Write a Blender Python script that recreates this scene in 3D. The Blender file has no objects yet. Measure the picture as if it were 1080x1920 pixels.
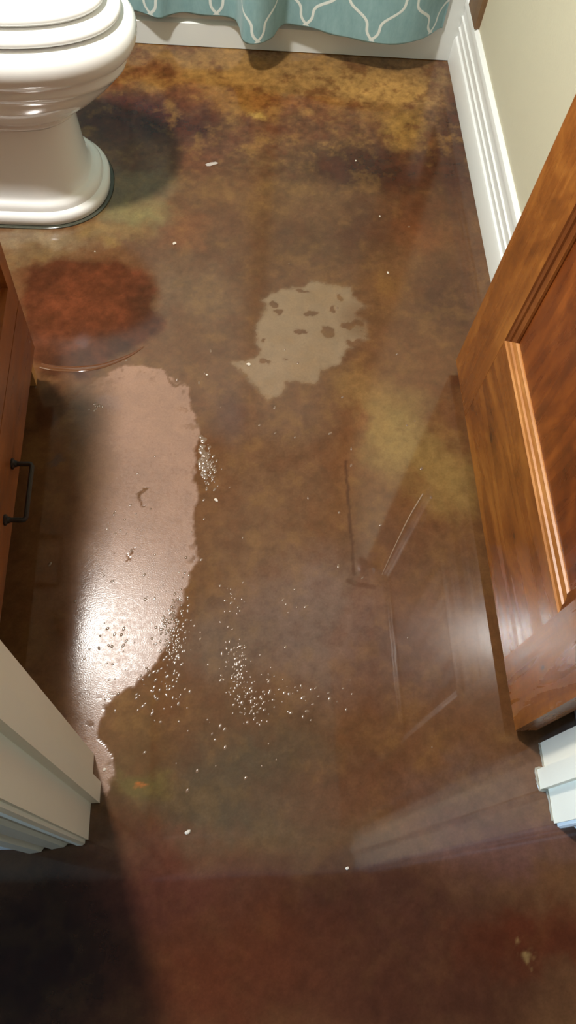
import bpy, bmesh, math, random
import numpy as np
from mathutils import Matrix, Vector

random.seed(7)
SC = bpy.context.scene
COL = SC.collection

# ------------------------------------------------------------------ camera
H = 1.36                     # phone held 1.36 m above the floor
FOC = 1482.0                 # focal length in pixels of the 1080x1920 frame
R = np.array([[0.99568413, -0.00263269, -0.09276953],
              [-0.03830999, 0.89879917, -0.4366834],
              [0.08453083, 0.43835273, 0.89481921]])      # world <- camera
cam_data = bpy.data.cameras.new('camera')
cam = bpy.data.objects.new('camera', cam_data)
COL.objects.link(cam)
cam_data.sensor_fit = 'VERTICAL'
cam_data.sensor_height = 36.0
cam_data.lens = FOC / 1920.0 * 36.0
cam_data.clip_start = 0.02
M4 = Matrix.Identity(4)
for i in range(3):
    for j in range(3):
        M4[i][j] = R[i, j]
M4[2][3] = H
cam.matrix_world = M4
SC.camera = cam

# ------------------------------------------------------------------ world, exposure
world = bpy.data.worlds.new('world')
SC.world = world
world.use_nodes = True
world.node_tree.nodes['Background'].inputs[0].default_value = (0.55, 0.72, 1.0, 1)
world.node_tree.nodes['Background'].inputs[1].default_value = 0.6
SC.view_settings.view_transform = 'Standard'
SC.view_settings.look = 'None'
SC.view_settings.gamma = 1.0
SC.view_settings.use_curve_mapping = False
SC.view_settings.exposure = 0.0
SC.cycles.use_denoising = True
SC.cycles.max_bounces = 10
SC.cycles.diffuse_bounces = 6
SC.cycles.glossy_bounces = 6
SC.cycles.sample_clamp_indirect = 20.0
SC.cycles.blur_glossy = 0.3

LAMP = (-0.48, 1.06, 2.13)       # recessed lamp in the soffit over the vanity
LAMP_POWER = 56.0
WINDOW_POWER = 42.0

# ------------------------------------------------------------------ room measures
XL, XR = -0.90, 0.648            # bathroom side walls
YD0, YD1 = 0.091, 0.221          # door wall, hall face and bathroom face
YT = 2.04                        # tub apron
YB = 2.80                        # back wall
ZC = 2.44
OPL, OPR = -0.195, 0.561         # jamb faces
HALL_L, HALL_R, HALL_B = -3.2, 1.75, -1.7

# ------------------------------------------------------------------ helpers
def px(x, y, z=0.0):
    """point of the photograph's pixel on the horizontal plane z"""
    d = R @ np.array([x - 540.0, -(y - 960.0), -FOC])
    t = (z - H) / d[2]
    return d[0] * t, d[1] * t

def lin(c):
    out = []
    for v in c:
        v = v / 255.0
        out.append(v / 12.92 if v <= 0.04045 else ((v + 0.055) / 1.055) ** 2.4)
    return out

def tag(o, label=None, cat=None, group=None, kind=None):
    if label: o['label'] = label
    if cat: o['category'] = cat
    if group: o['group'] = group
    if kind: o['kind'] = kind
    return o

def empty(name, loc=(0, 0, 0)):
    o = bpy.data.objects.new(name, None)
    o.empty_display_size = 0.05
    COL.objects.link(o)
    o.location = loc
    return o

def link(name, me, mat, parent=None, smooth=False):
    o = bpy.data.objects.new(name, me)
    COL.objects.link(o)
    if mat is not None and not me.materials:
        me.materials.append(mat)
    if smooth:
        for p in me.polygons:
            p.use_smooth = True
    if parent is not None:
        o.parent = parent
        o.matrix_parent_inverse = Matrix.Translation(-Vector(parent.location)) if parent.type == 'EMPTY' else Matrix.Identity(4)
    return o

def done(bm, name, mat, parent=None, smooth=False, bevel=0.0, seg=2, angle=None):
    if bevel > 0:
        bmesh.ops.bevel(bm, geom=[e for e in bm.edges if len(e.link_faces) == 2 and e.calc_face_angle(0) > 0.5],
                        offset=bevel, segments=seg, profile=0.6, affect='EDGES')
    bmesh.ops.recalc_face_normals(bm, faces=bm.faces)
    me = bpy.data.meshes.new(name)
    bm.to_mesh(me)
    bm.free()
    o = link(name, me, mat, parent, smooth)
    if angle is not None:
        for p in me.polygons: p.use_smooth = True
        me.set_sharp_from_angle(angle=angle)
    return o

def box(bm, x0, x1, y0, y1, z0, z1):
    vs = [bm.verts.new(p) for p in ((x0, y0, z0), (x1, y0, z0), (x1, y1, z0), (x0, y1, z0),
                                    (x0, y0, z1), (x1, y0, z1), (x1, y1, z1), (x0, y1, z1))]
    for f in ((3, 2, 1, 0), (4, 5, 6, 7), (0, 1, 5, 4), (1, 2, 6, 5), (2, 3, 7, 6), (3, 0, 4, 7)):
        bm.faces.new([vs[i] for i in f])

def boxo(name, mat, parent, *b, bevel=0.0015):
    bm = bmesh.new()
    box(bm, *b)
    return done(bm, name, mat, parent, bevel=bevel)

def sweep(bm, profile, frames, closed_profile=True, caps=True):
    """profile [(a,b)], frames: list of callables (a,b)->xyz"""
    rings = [[bm.verts.new(f(a, b)) for a, b in profile] for f in frames]
    n = len(profile)
    for r0, r1 in zip(rings, rings[1:]):
        for i in range(n if closed_profile else n - 1):
            j = (i + 1) % n
            bm.faces.new((r0[i], r0[j], r1[j], r1[i]))
    if caps and closed_profile:
        bm.faces.new(rings[0]); bm.faces.new(rings[-1][::-1])
    return rings

def tube(bm, pts, rad, n=10):
    pts = [Vector(p) for p in pts]
    rings = []
    up = Vector((0.13, 0.31, 0.94))
    for i, p in enumerate(pts):
        d = (pts[min(i + 1, len(pts) - 1)] - pts[max(i - 1, 0)]).normalized()
        a = d.cross(up).normalized(); b = d.cross(a)
        rr = rad[i] if isinstance(rad, (list, tuple)) else rad
        rings.append([bm.verts.new(p + (a * math.cos(t) + b * math.sin(t)) * rr)
                      for t in [2 * math.pi * k / n for k in range(n)]])
    for r0, r1 in zip(rings, rings[1:]):
        for k in range(n):
            bm.faces.new((r0[k], r0[(k + 1) % n], r1[(k + 1) % n], r1[k]))
    bm.faces.new(rings[0][::-1]); bm.faces.new(rings[-1])

def lathe(bm, prof, c, axis, n=24):
    """prof [(radius, along)], about axis through c"""
    ax = Vector(axis).normalized()
    a = ax.orthogonal().normalized(); b = ax.cross(a)
    rings = [[bm.verts.new(Vector(c) + ax * h + (a * math.cos(t) + b * math.sin(t)) * max(r, 1e-5))
              for t in [2 * math.pi * k / n for k in range(n)]] for r, h in prof]
    for r0, r1 in zip(rings, rings[1:]):
        for k in range(n):
            bm.faces.new((r0[k], r0[(k + 1) % n], r1[(k + 1) % n], r1[k]))
    bm.faces.new(rings[0][::-1]); bm.faces.new(rings[-1])

# ------------------------------------------------------------------ materials
class NT:
    def __init__(self, name):
        self.m = bpy.data.materials.new(name)
        self.m.use_nodes = True
        self.t = self.m.node_tree
        self.b = self.t.nodes['Principled BSDF']
    def n(self, typ, **kw):
        nd = self.t.nodes.new(typ)
        for k, v in kw.items():
            setattr(nd, k, v)
        return nd
    def l(self, a, b):
        self.t.links.new(a, b)
    def val(self, sock, v):
        if hasattr(v, 'is_linked') or isinstance(v, bpy.types.NodeSocket):
            self.l(v, sock)
        else:
            sock.default_value = v
    def math(self, op, a, b=None, c=None, clamp=False):
        nd = self.n('ShaderNodeMath', operation=op, use_clamp=clamp)
        for i, v in enumerate((a, b, c)):
            if v is not None: self.val(nd.inputs[i], v)
        return nd.outputs[0]
    def mix(self, f, a, b, blend='MIX'):
        nd = self.n('ShaderNodeMix', data_type='RGBA', blend_type=blend)
        self.val(nd.inputs[0], f)
        for i, v in ((6, a), (7, b)):
            self.val(nd.inputs[i], v if not isinstance(v, (tuple, list)) else (*v[:3], 1))
        return nd.outputs[2]
    def noise(self, vec, scale, detail=4, rough=0.55, dist=0.0):
        nd = self.n('ShaderNodeTexNoise')
        if vec is not None: self.l(vec, nd.inputs['Vector'])
        nd.inputs['Scale'].default_value = scale
        nd.inputs['Detail'].default_value = detail
        nd.inputs['Roughness'].default_value = rough
        nd.inputs['Distortion'].default_value = dist
        return nd.outputs[0]
    def ramp(self, f, stops):
        nd = self.n('ShaderNodeValToRGB')
        self.l(f, nd.inputs[0])
        e = nd.color_ramp.elements
        while len(e) < len(stops): e.new(0.5)
        for el, (p, c) in zip(e, stops):
            el.position = p
            el.color = (*c[:3], 1) if isinstance(c, (tuple, list)) else (c, c, c, 1)
        return nd.outputs[0]
    def rng(self, f, a, b, c, d):
        nd = self.n('ShaderNodeMapRange')
        self.l(f, nd.inputs[0])
        for i, v in enumerate((a, b, c, d)): nd.inputs[i + 1].default_value = v
        return nd.outputs[0]
    def coord(self, scale=(1, 1, 1), rot=(0, 0, 0), loc=(0, 0, 0)):
        g = self.n('ShaderNodeNewGeometry')
        mp = self.n('ShaderNodeMapping')
        self.l(g.outputs['Position'], mp.inputs[0])
        mp.inputs['Scale'].default_value = scale
        mp.inputs['Rotation'].default_value = rot
        mp.inputs['Location'].default_value = loc
        return mp.outputs[0]
    def bump(self, h, strength=0.2, dist=0.01, normal=None):
        nd = self.n('ShaderNodeBump')
        self.l(h, nd.inputs['Height'])
        nd.inputs['Strength'].default_value = strength
        nd.inputs['Distance'].default_value = dist
        if normal is not None: self.l(normal, nd.inputs['Normal'])
        return nd.outputs[0]
    def set(self, **kw):
        for k, v in kw.items():
            s = self.b.inputs[k.replace('_', ' ')]
            self.val(s, (*v, 1) if isinstance(v, (tuple, list)) and len(v) == 3 else v)

def plain(name, srgb, rough=0.5, var=0.04, scale=18, metal=0.0, bump=0.0, coat=0.0, spec=0.5):
    m = NT(name)
    c = lin(srgb)
    f = m.noise(m.coord(), scale, 4)
    m.set(Base_Color=m.mix(f, [v * (1 - var) for v in c], [min(1, v * (1 + var)) for v in c]),
          Roughness=rough, Metallic=metal, Coat_Weight=coat)
    m.b.inputs['Specular IOR Level'].default_value = spec
    if bump > 0:
        m.l(m.bump(m.noise(m.coord(), scale * 20, 3), bump, 0.002), m.b.inputs['Normal'])
    return m.m

MAT = {}
MAT['wall'] = plain('beige_wall_paint', (201, 197, 176), 0.7, 0.03, 6, bump=0.25)
MAT['hall_wall'] = plain('hall_wall_paint', (120, 112, 104), 0.75, 0.03, 6, bump=0.2)  # unseen hall walls toned dark to keep the hall dim
MAT['ceiling'] = plain('ceiling_paint', (240, 243, 245), 0.85, 0.02, 8, bump=0.3)
MAT['hall_end'] = plain('hall_end_wall_paint', (226, 206, 176), 0.7, 0.03, 6, bump=0.2)  # unseen wall made pale to bounce light onto the left jamb
MAT['hall_ceiling'] = plain('hall_ceiling_paint', (105, 98, 92), 0.85, 0.02, 8)  # unseen ceiling toned dark so the floor mirrors less light
MAT['trim'] = plain('white_trim_paint', (232, 236, 236), 0.35, 0.02, 9)
MAT['jamb'] = plain('cream_jamb_paint', (241, 233, 212), 0.4, 0.03, 9)
MAT['porcelain'] = plain('white_porcelain', (235, 237, 236), 0.08, 0.01, 5, coat=0.3)
MAT['seat'] = plain('white_seat_plastic', (236, 238, 237), 0.16, 0.01, 5)
MAT['tub'] = plain('white_tub_enamel', (222, 227, 225), 0.18, 0.02, 5)
MAT['bronze'] = plain('oil_rubbed_bronze', (52, 46, 42), 0.38, 0.25, 60, metal=0.7)
MAT['brass'] = plain('aged_brass', (120, 95, 55), 0.35, 0.2, 40, metal=0.9)
MAT['chrome'] = plain('chrome', (215, 215, 215), 0.12, 0.02, 10, metal=1.0)
MAT['stone'] = plain('tan_counter_stone', (190, 170, 140), 0.25, 0.25, 45)
MAT['dark'] = plain('dark_gap_caulk', (34, 30, 26), 0.3, 0.2, 40)
MAT['sealant'] = plain('grey_green_sealant', (70, 72, 62), 0.12, 0.3, 60)
MAT['sealant_pale'] = plain('pale_coating_bead', (150, 146, 134), 0.1, 0.3, 60, spec=0.8)
MAT['clear'] = plain('hardened_clear_coat', (112, 88, 68), 0.22, 0.1, 60, spec=0.9)
MAT['lip'] = plain('pooled_clear_coat', (92, 56, 34), 0.06, 0.2, 60, spec=0.7)
MAT['chip'] = plain('white_paint_chip', (205, 196, 182), 0.5, 0.1, 90)
MAT['chipgrey'] = plain('grey_plaster_flake', (175, 165, 158), 0.6, 0.1, 90)
MAT['scratch'] = plain('pale_scratch', (134, 112, 92), 0.5, 0.15, 90)
MAT['palewood'] = plain('raw_pine', (196, 146, 84), 0.55, 0.2, 60)
MAT['outside'] = plain('window_reveal', (220, 220, 215), 0.6, 0.02, 9)

def wood(name, axis, light, mid, dark, knots=(), rough=0.27, seed=0.0):
    """stained knotty alder: grain runs along axis ('y' or 'z')"""
    m = NT(name)
    sc = {'y': (16, 1.5, 16), 'z': (16, 16, 1.5)}[axis]
    fine = {'y': (150, 6, 150), 'z': (150, 150, 6)}[axis]
    blotch = {'y': (4, 2.2, 4), 'z': (4, 4, 2.2)}[axis]
    v1 = m.coord(sc, loc=(seed, seed * 1.7, seed * 0.6))
    n1 = m.noise(v1, 1.0, 5, 0.6, 1.6)
    n2 = m.noise(m.coord(fine, loc=(seed, 0, 0)), 1.0, 3, 0.6, 0.4)
    n3 = m.noise(m.coord(blotch, loc=(0, seed, seed)), 1.6, 4, 0.6, 2.2)
    cur = m.noise(m.coord({'y': (20, 34, 20), 'z': (20, 20, 34)}[axis], rot=(0.5, 0.2, 0.3)), 1.0, 3, 0.6, 2.5)
    f = m.math('ADD', m.math('MULTIPLY', n1, 0.45), m.math('MULTIPLY', n3, 0.55))
    f = m.math('ADD', f, m.math('MULTIPLY', m.math('SUBTRACT', cur, 0.5), 0.16))
    c = m.ramp(f, [(0.30, lin(dark)), (0.5, lin(mid)), (0.68, lin(light))])
    c = m.mix(m.rng(n2, 0.35, 0.75, 0.0, 0.28), c, lin(dark))
    for (kx, ky, kz, kr) in knots:
        vd = m.n('ShaderNodeVectorMath', operation='DISTANCE')
        st = {'y': (1, 0.55, 1), 'z': (1, 1, 0.55)}[axis]
        m.l(m.coord(st), vd.inputs[0])
        vd.inputs[1].default_value = (kx * st[0], ky * st[1], kz * st[2])
        dd = m.math('ADD', vd.outputs[1], m.math('MULTIPLY', m.math('SUBTRACT', n2, 0.5), kr * 0.6))
        c = m.mix(m.rng(dd, kr * 0.55, kr * 1.0, 0.9, 0.0), c, lin((46, 32, 24)))
        c = m.mix(m.rng(dd, kr * 1.0, kr * 3.0, 0.45, 0.0), c, lin(dark))
    m.set(Base_Color=c, Roughness=m.rng(n1, 0.3, 0.7, rough * 0.85, rough * 1.2))
    m.l(m.bump(n2, 0.03, 0.0006), m.b.inputs['Normal'])
    return m.m

XD = 0.511
W_L, W_M, W_D = (178, 116, 52), (142, 84, 35), (94, 52, 22)
KN_R = [(XD, 0.751, 0.139, 0.008), (XD, 0.54, 0.163, 0.004)]
KN_P = [(XD + 0.015, 0.697, 0.490, 0.012), (XD + 0.015, 0.414, 0.348, 0.007)]
MAT['stile'] = wood('alder_stile', 'z', W_L, W_M, W_D, [(XD, 0.305, 0.183, 0.004)], seed=0.0)
MAT['rail'] = wood('alder_rail', 'y', W_L, W_M, W_D, KN_R, seed=3.1)
MAT['panel'] = wood('alder_panel', 'z', (158, 88, 36), (122, 62, 25), (80, 38, 18), KN_P, seed=5.7)
MAT['mould_h_lit'] = wood('alder_moulding_across_lit', 'y', (206, 150, 90), (178, 118, 62), (138, 84, 40), seed=8.3, rough=0.34)  # same wood as the uprights, coloured lighter as if lit from above
MAT['mould_v_shaded'] = wood('alder_moulding_upright_shaded', 'z', (158, 96, 44), (122, 68, 30), (86, 44, 21), seed=9.3, rough=0.34)  # same wood as the cross pieces, coloured darker as if in shade
V_L, V_M, V_D = (166, 100, 46), (134, 76, 33), (98, 50, 23)
MAT['vanity_v'] = wood('vanity_upright_grain', 'z', V_L, V_M, V_D, seed=11.0, rough=0.3)
MAT['vanity_h'] = wood('vanity_across_grain', 'y', V_L, V_M, V_D, seed=13.0, rough=0.3)
MAT['trimwood'] = wood('brown_trim_wood', 'z', (150, 118, 84), (122, 92, 62), (88, 62, 40), seed=15.0, rough=0.45)

# ------------------------------------------------------------------ floor: stained concrete under a glossy coat
def vnoise(x, y, seed):
    rng = np.random.RandomState(seed)
    tab = rng.rand(256, 256)
    xi = np.floor(x).astype(int); yi = np.floor(y).astype(int)
    fx = x - xi; fy = y - yi
    fx = fx * fx * (3 - 2 * fx); fy = fy * fy * (3 - 2 * fy)
    g = lambda a, b: tab[a & 255, b & 255]
    return (g(xi, yi) * (1 - fx) * (1 - fy) + g(xi + 1, yi) * fx * (1 - fy)
            + g(xi, yi + 1) * (1 - fx) * fy + g(xi + 1, yi + 1) * fx * fy)

def fbm(x, y, scale, seed, octs=5, gain=0.55):
    s = 0; a = 1; tot = 0
    for o in range(octs):
        s = s + a * vnoise(x * scale * 2 ** o + 17.3 * o, y * scale * 2 ** o + 9.1 * o, seed + o)
        tot += a; a *= gain
    return s / tot

def sstep(a, b, x):
    t = np.clip((x - a) / (b - a), 0, 1)
    return t * t * (3 - 2 * t)

def poly_sd(x, y, P):
    """signed distance to a polygon, positive inside"""
    P = np.array(P); Q = np.roll(P, -1, axis=0)
    d = np.full(x.shape, 1e9); ins = np.zeros(x.shape, bool)
    for (ax, ay), (bx, by) in zip(P, Q):
        ex, ey = bx - ax, by - ay
        t = np.clip(((x - ax) * ex + (y - ay) * ey) / (ex * ex + ey * ey + 1e-12), 0, 1)
        d = np.minimum(d, np.hypot(x - ax - t * ex, y - ay - t * ey))
        c = (ay > y) != (by > y)
        with np.errstate(divide='ignore', invalid='ignore'):
            ins ^= c & (x < ex * (y - ay) / (by - ay + 1e-15) + ax)
    return np.where(ins, d, -d)

def line_d(x, y, P):
    d = np.full(x.shape, 1e9)
    for (ax, ay), (bx, by) in zip(P, P[1:]):
        ex, ey = bx - ax, by - ay
        t = np.clip(((x - ax) * ex + (y - ay) * ey) / (ex * ex + ey * ey + 1e-12), 0, 1)
        d = np.minimum(d, np.hypot(x - ax - t * ex, y - ay - t * ey))
    return d

def PP(*pts):
    return [px(a, b) for a, b in pts]

# stains, plus painted shade and reflections: (pixel the patch is centred on, half sizes in metres, colour, strength, softness)
STAINS_AND_LIGHT = [
    ((500, 500), 0.60, 0.40, (104, 72, 46), 0.8),
    ((560, 340), 0.26, 0.16, (112, 81, 51), 0.9),
    ((430, 355), 0.10, 0.09, (128, 90, 53), 0.7),
    ((600, 460), 0.16, 0.10, (96, 67, 42), 0.8),
    ((700, 318), 0.25, 0.095, (64, 36, 24), 0.93),
    ((840, 320), 0.09, 0.18, (74, 44, 30), 0.9),
    ((600, 250), 0.25, 0.05, (112, 72, 42), 0.6),
    ((770, 400), 0.10, 0.12, (92, 54, 34), 0.8),
    ((800, 440), 0.08, 0.08, (122, 74, 42), 0.6),
    ((680, 420), 0.09, 0.12, (84, 54, 36), 0.8),
    ((560, 130), 0.60, 0.12, (154, 118, 70), 0.9),
    ((360, 150), 0.30, 0.10, (160, 116, 60), 0.85),
    ((280, 130), 0.10, 0.05, (112, 56, 30), 0.6),
    ((450, 190), 0.22, 0.07, (152, 104, 50), 0.8),
    ((340, 175), 0.10, 0.06, (128, 66, 32), 0.6),
    ((560, 185), 0.18, 0.035, (138, 82, 38), 0.7),
    ((620, 215), 0.20, 0.05, (146, 100, 52), 0.6),
    ((480, 212), 0.025, 0.03, (184, 146, 72), 0.8),
    ((500, 240), 0.10, 0.03, (104, 60, 36), 0.6),
    ((720, 170), 0.19, 0.075, (192, 148, 86), 0.97),
    ((640, 150), 0.12, 0.04, (168, 130, 76), 0.7),
    ((760, 245), 0.08, 0.10, (158, 118, 56), 0.8),
    ((858, 235), 0.055, 0.17, (78, 46, 30), 0.92),  # darker brown strip beside the right baseboard
    ((260, 215), 0.21, 0.11, (72, 32, 32), 0.97),  # dark purple stain with some of the toilet bowl's shadow painted in
    ((330, 240), 0.12, 0.10, (68, 36, 30), 0.9),
    ((200, 150), 0.08, 0.05, (118, 62, 34), 0.7),
    ((420, 270), 0.16, 0.06, (104, 66, 46), 0.7),
    ((370, 300), 0.10, 0.06, (112, 64, 40), 0.6),
    ((245, 350), 0.12, 0.085, (124, 108, 78), 0.92),  # olive reflection of the toilet bowl painted in, lightened against its shadow
    ((250, 400), 0.10, 0.07, (136, 122, 78), 0.9),
    ((200, 440), 0.12, 0.035, (140, 112, 66), 0.8),
    ((60, 450), 0.16, 0.045, (138, 120, 92), 0.85),
    ((60, 480), 0.10, 0.03, (112, 92, 62), 0.7),
    ((350, 430), 0.06, 0.06, (132, 84, 50), 0.6),
    ((360, 540), 0.13, 0.16, (112, 86, 62), 0.7),
    ((830, 560), 0.11, 0.16, (80, 52, 38), 0.8),
    ((740, 540), 0.07, 0.07, (118, 80, 44), 0.6),
    ((720, 640), 0.10, 0.06, (108, 72, 48), 0.6),
    ((420, 780), 0.07, 0.10, (98, 68, 54), 0.8),
    ((480, 700), 0.12, 0.10, (118, 84, 58), 0.6),
    ((560, 840), 0.14, 0.14, (108, 78, 56), 0.7),
    ((480, 980), 0.14, 0.22, (110, 82, 60), 0.75),  # brown greyed by painted reflection haze, like the patch before last above
    ((680, 740), 0.09, 0.08, (136, 102, 62), 0.8),
    ((760, 820), 0.12, 0.13, (144, 116, 68), 0.97),
    ((840, 900), 0.07, 0.10, (140, 112, 66), 0.92),
    ((850, 780), 0.05, 0.08, (110, 70, 42), 0.6),
    ((855, 720), 0.03, 0.06, (76, 44, 30), 0.7),
    ((780, 900), 0.03, 0.03, (116, 84, 50), 0.7),
    ((640, 860), 0.05, 0.10, (118, 78, 48), 0.7),
    ((680, 800), 0.03, 0.05, (120, 72, 44), 0.6),
    ((720, 1040), 0.13, 0.12, (104, 74, 56), 0.8),
    ((820, 1060), 0.08, 0.12, (112, 80, 52), 0.6),
    ((600, 1180), 0.18, 0.16, (124, 101, 90), 0.92),  # bluish reflection haze mixed into the brown
    ((740, 1250), 0.12, 0.12, (104, 78, 66), 0.8),
    ((430, 1230), 0.10, 0.10, (114, 94, 80), 0.8),  # brown with the same painted reflection haze
    ((440, 1480), 0.30, 0.14, (84, 72, 57), 0.9),  # greenish grey of the mirrored ceiling, put into the colour
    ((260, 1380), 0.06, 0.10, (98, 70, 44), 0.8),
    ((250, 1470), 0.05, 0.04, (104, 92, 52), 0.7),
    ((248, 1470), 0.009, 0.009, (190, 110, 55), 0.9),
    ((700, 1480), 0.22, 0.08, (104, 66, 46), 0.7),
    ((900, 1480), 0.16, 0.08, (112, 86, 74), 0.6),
    ((960, 1580), 0.20, 0.06, (104, 70, 66), 0.7),  # purplish cast of reflected hall daylight painted in
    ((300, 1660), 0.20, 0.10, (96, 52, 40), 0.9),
    ((700, 1700), 0.36, 0.10, (74, 44, 34), 0.9),  # maroon floor, darkened further for the shade in the hall
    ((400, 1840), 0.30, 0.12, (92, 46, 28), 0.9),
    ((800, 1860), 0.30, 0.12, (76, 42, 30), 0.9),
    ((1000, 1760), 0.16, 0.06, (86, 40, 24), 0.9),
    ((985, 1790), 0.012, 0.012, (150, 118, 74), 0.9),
    ((60, 1800), 0.22, 0.22, (34, 18, 15), 0.97),  # shadow of the left jamb on the hall floor, painted as colour
]
FILM = PP((180, 712), (236, 684), (300, 690), (332, 716), (356, 724), (362, 770), (372, 812), (362, 880), (372, 925), (366, 960),
          (372, 1050), (350, 1098), (338, 1150), (318, 1210), (288, 1250), (240, 1288), (200, 1325), (184, 1362),
          (190, 1388), (212, 1422), (215, 1462), (200, 1492), (150, 1440), (60, 1330), (20, 1180), (55, 950), (95, 820), (130, 752))
RUST = PP((40, 500), (110, 482), (210, 486), (290, 512), (304, 560), (302, 625), (272, 662), (200, 684), (140, 712), (70, 712), (30, 640))
SCUFF = PP((430, 680), (462, 708), (491, 739), (502, 754), (532, 739), (537, 720), (566, 718), (595, 722), (602, 698), (639, 684), (655, 654),
           (690, 636), (694, 606), (668, 590), (692, 574), (664, 556), (658, 540), (620, 534), (587, 526), (558, 538), (510, 545), (493, 560), (500, 574),
           (478, 610), (478, 645), (484, 664), (462, 676))
HOLES = [(385, 285, 32, 20), (550, 290, 38, 22), (695, 215, 24, 27), (660, 272, 14, 25), (635, 385, 38, 42), (490, 380, 36, 20),
         (735, 350, 42, 24), (305, 425, 16, 18), (310, 532, 32, 16), (770, 440, 55, 26), (360, 245, 26, 24), (500, 180, 50, 14), (410, 525, 12, 8), (790, 340, 40, 22)]

def floor_paint(x, y):
    wx = x + (fbm(x, y, 9, 3) - 0.5) * 0.10 + (fbm(x, y, 30, 71, 5, 0.7) - 0.5) * 0.05
    wy = y + (fbm(x, y, 9, 23) - 0.5) * 0.10 + (fbm(x, y, 30, 91, 5, 0.7) - 0.5) * 0.05
    col = np.empty((x.size, 3)); col[:] = lin((112, 76, 48))
    TONE = np.array([0.74, 0.75, 0.76])[None]
    def put(w, c):
        nonlocal col
        col = col * (1 - w[:, None]) + np.array(c)[None] * w[:, None]
    for (cx, cy), rx, ry, c, s in STAINS_AND_LIGHT:
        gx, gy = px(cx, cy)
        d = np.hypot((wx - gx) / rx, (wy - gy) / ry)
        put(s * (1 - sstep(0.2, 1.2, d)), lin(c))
    # mottling of the acid stain
    m1 = fbm(x, y, 26, 41, 5, 0.65); m2 = fbm(x, y, 7, 47, 4); m3 = fbm(x, y, 75, 53, 4, 0.65)
    top = sstep(1.45, 1.75, y)
    amp = (0.35 + 0.75 * top) * (0.25 + 0.75 * sstep(0.0, 0.25, y))
    put(amp * 0.55 * sstep(0.48, 0.72, m1), lin((92, 46, 26)))
    put(amp * 0.38 * sstep(0.50, 0.76, 1 - m1), lin((166, 124, 66)))
    mottle = 1 + (0.45 + 0.5 * top) * (m3 - 0.5) + 0.35 * (m2 - 0.5)
    col = col * mottle[:, None] * TONE
    # rust red area under the pooled coat
    sd = poly_sd(wx * 0.6 + x * 0.4, wy * 0.6 + y * 0.4, RUST)
    w = sstep(-0.012, 0.02, sd)
    rust = np.array(lin((84, 43, 25)))[None] * (0.40 + 1.1 * m1[:, None]) * (0.6 + 0.9 * m3[:, None])
    rust = rust * (1 - 0.4 * sstep(0.5, 0.68, m2)[:, None])
    col = col * (1 - 0.9 * w[:, None]) + rust * 0.9 * w[:, None]
    # dark corner beside the cabinet foot
    for (cx, cy), rx, ry, c, s in [((85, 770), 0.035, 0.06, (70, 42, 28), 0.85), ((130, 850), 0.022, 0.012, (82, 66, 60), 0.6),
                                   ((190, 755), 0.03, 0.03, (96, 80, 82), 0.7)]:
        gx, gy = px(cx, cy)
        put(s * (1 - sstep(0.4, 1.2, np.hypot((wx - gx) / rx, (wy - gy) / ry))), lin(c))
    # milky dull film
    jx = x + (fbm(x, y, 60, 61, 4) - 0.5) * 0.020; jy = y + (fbm(x, y, 60, 67, 4) - 0.5) * 0.020
    sd = poly_sd(jx, jy, FILM)
    film = sstep(-0.0025, 0.004, sd) * sstep(-0.30, -0.16, x + 0.05 * (m2 - 0.5))  # film faded out leftward to follow the vanity's shadow
    spots = 1 - 0.5 * sstep(0.60, 0.68, fbm(x, y, 48, 101, 3)) * sstep(0.05, 0.0, sd)
    film = film * spots
    for P, wd in ((PP((272, 918), (260, 926), (262, 940), (270, 948)), 0.004), (PP((248, 1028), (234, 1056)), 0.0025),
                  (PP((236, 1040), (247, 1046)), 0.003), (PP((332, 724), (318, 716), (312, 702)), 0.004), (PP((332, 724), (346, 722), (352, 714)), 0.003)):
        film = film * (1 - 0.85 * sstep(wd, wd * 0.4, line_d(jx, jy, P)))
    fc = np.array(lin((150, 122, 106)))[None] * (0.85 + 0.3 * m2[:, None])
    col = col * (1 - 0.75 * film[:, None]) + fc * 0.75 * film[:, None]
    # pale scuffed patch in the middle
    sd = poly_sd(jx, jy, SCUFF)
    sc = sstep(-0.005, 0.010, sd) * (0.72 + 0.5 * (m1 - 0.3))
    for hx, hy, ha, hb in HOLES:
        gx, gy = px(380 + hx / 2.7, 480 + hy / 2.7)
        k = 1 / 2.7 / 1000 * 1.05
        sc = sc * (1 - 0.85 * sstep(1.15, 0.75, np.hypot((jx - gx) / (ha * k), (jy - gy) / (hb * k))))
    gx, gy = px(690, 600)
    sc = sc * (1 - 0.6 * sstep(0.09, 0.02, np.hypot(x - gx, y - gy)))
    sc = np.clip(sc, 0, 1)
    put(0.62 * sc, lin((142, 124, 98)))
    # dark streaks on the right
    for P, wd, s in ((PP((648, 865), (655, 960), (664, 1075)), 0.0038, 0.75), (PP((655, 1090), (672, 1096), (700, 1100)), 0.008, 0.5)):
        put(s * sstep(wd, wd * 0.4, line_d(jx * 0.3 + x * 0.7, jy * 0.3 + y * 0.7, P)), lin((70, 42, 30)))
    return np.clip(col, 0, 1), film, sc

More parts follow.
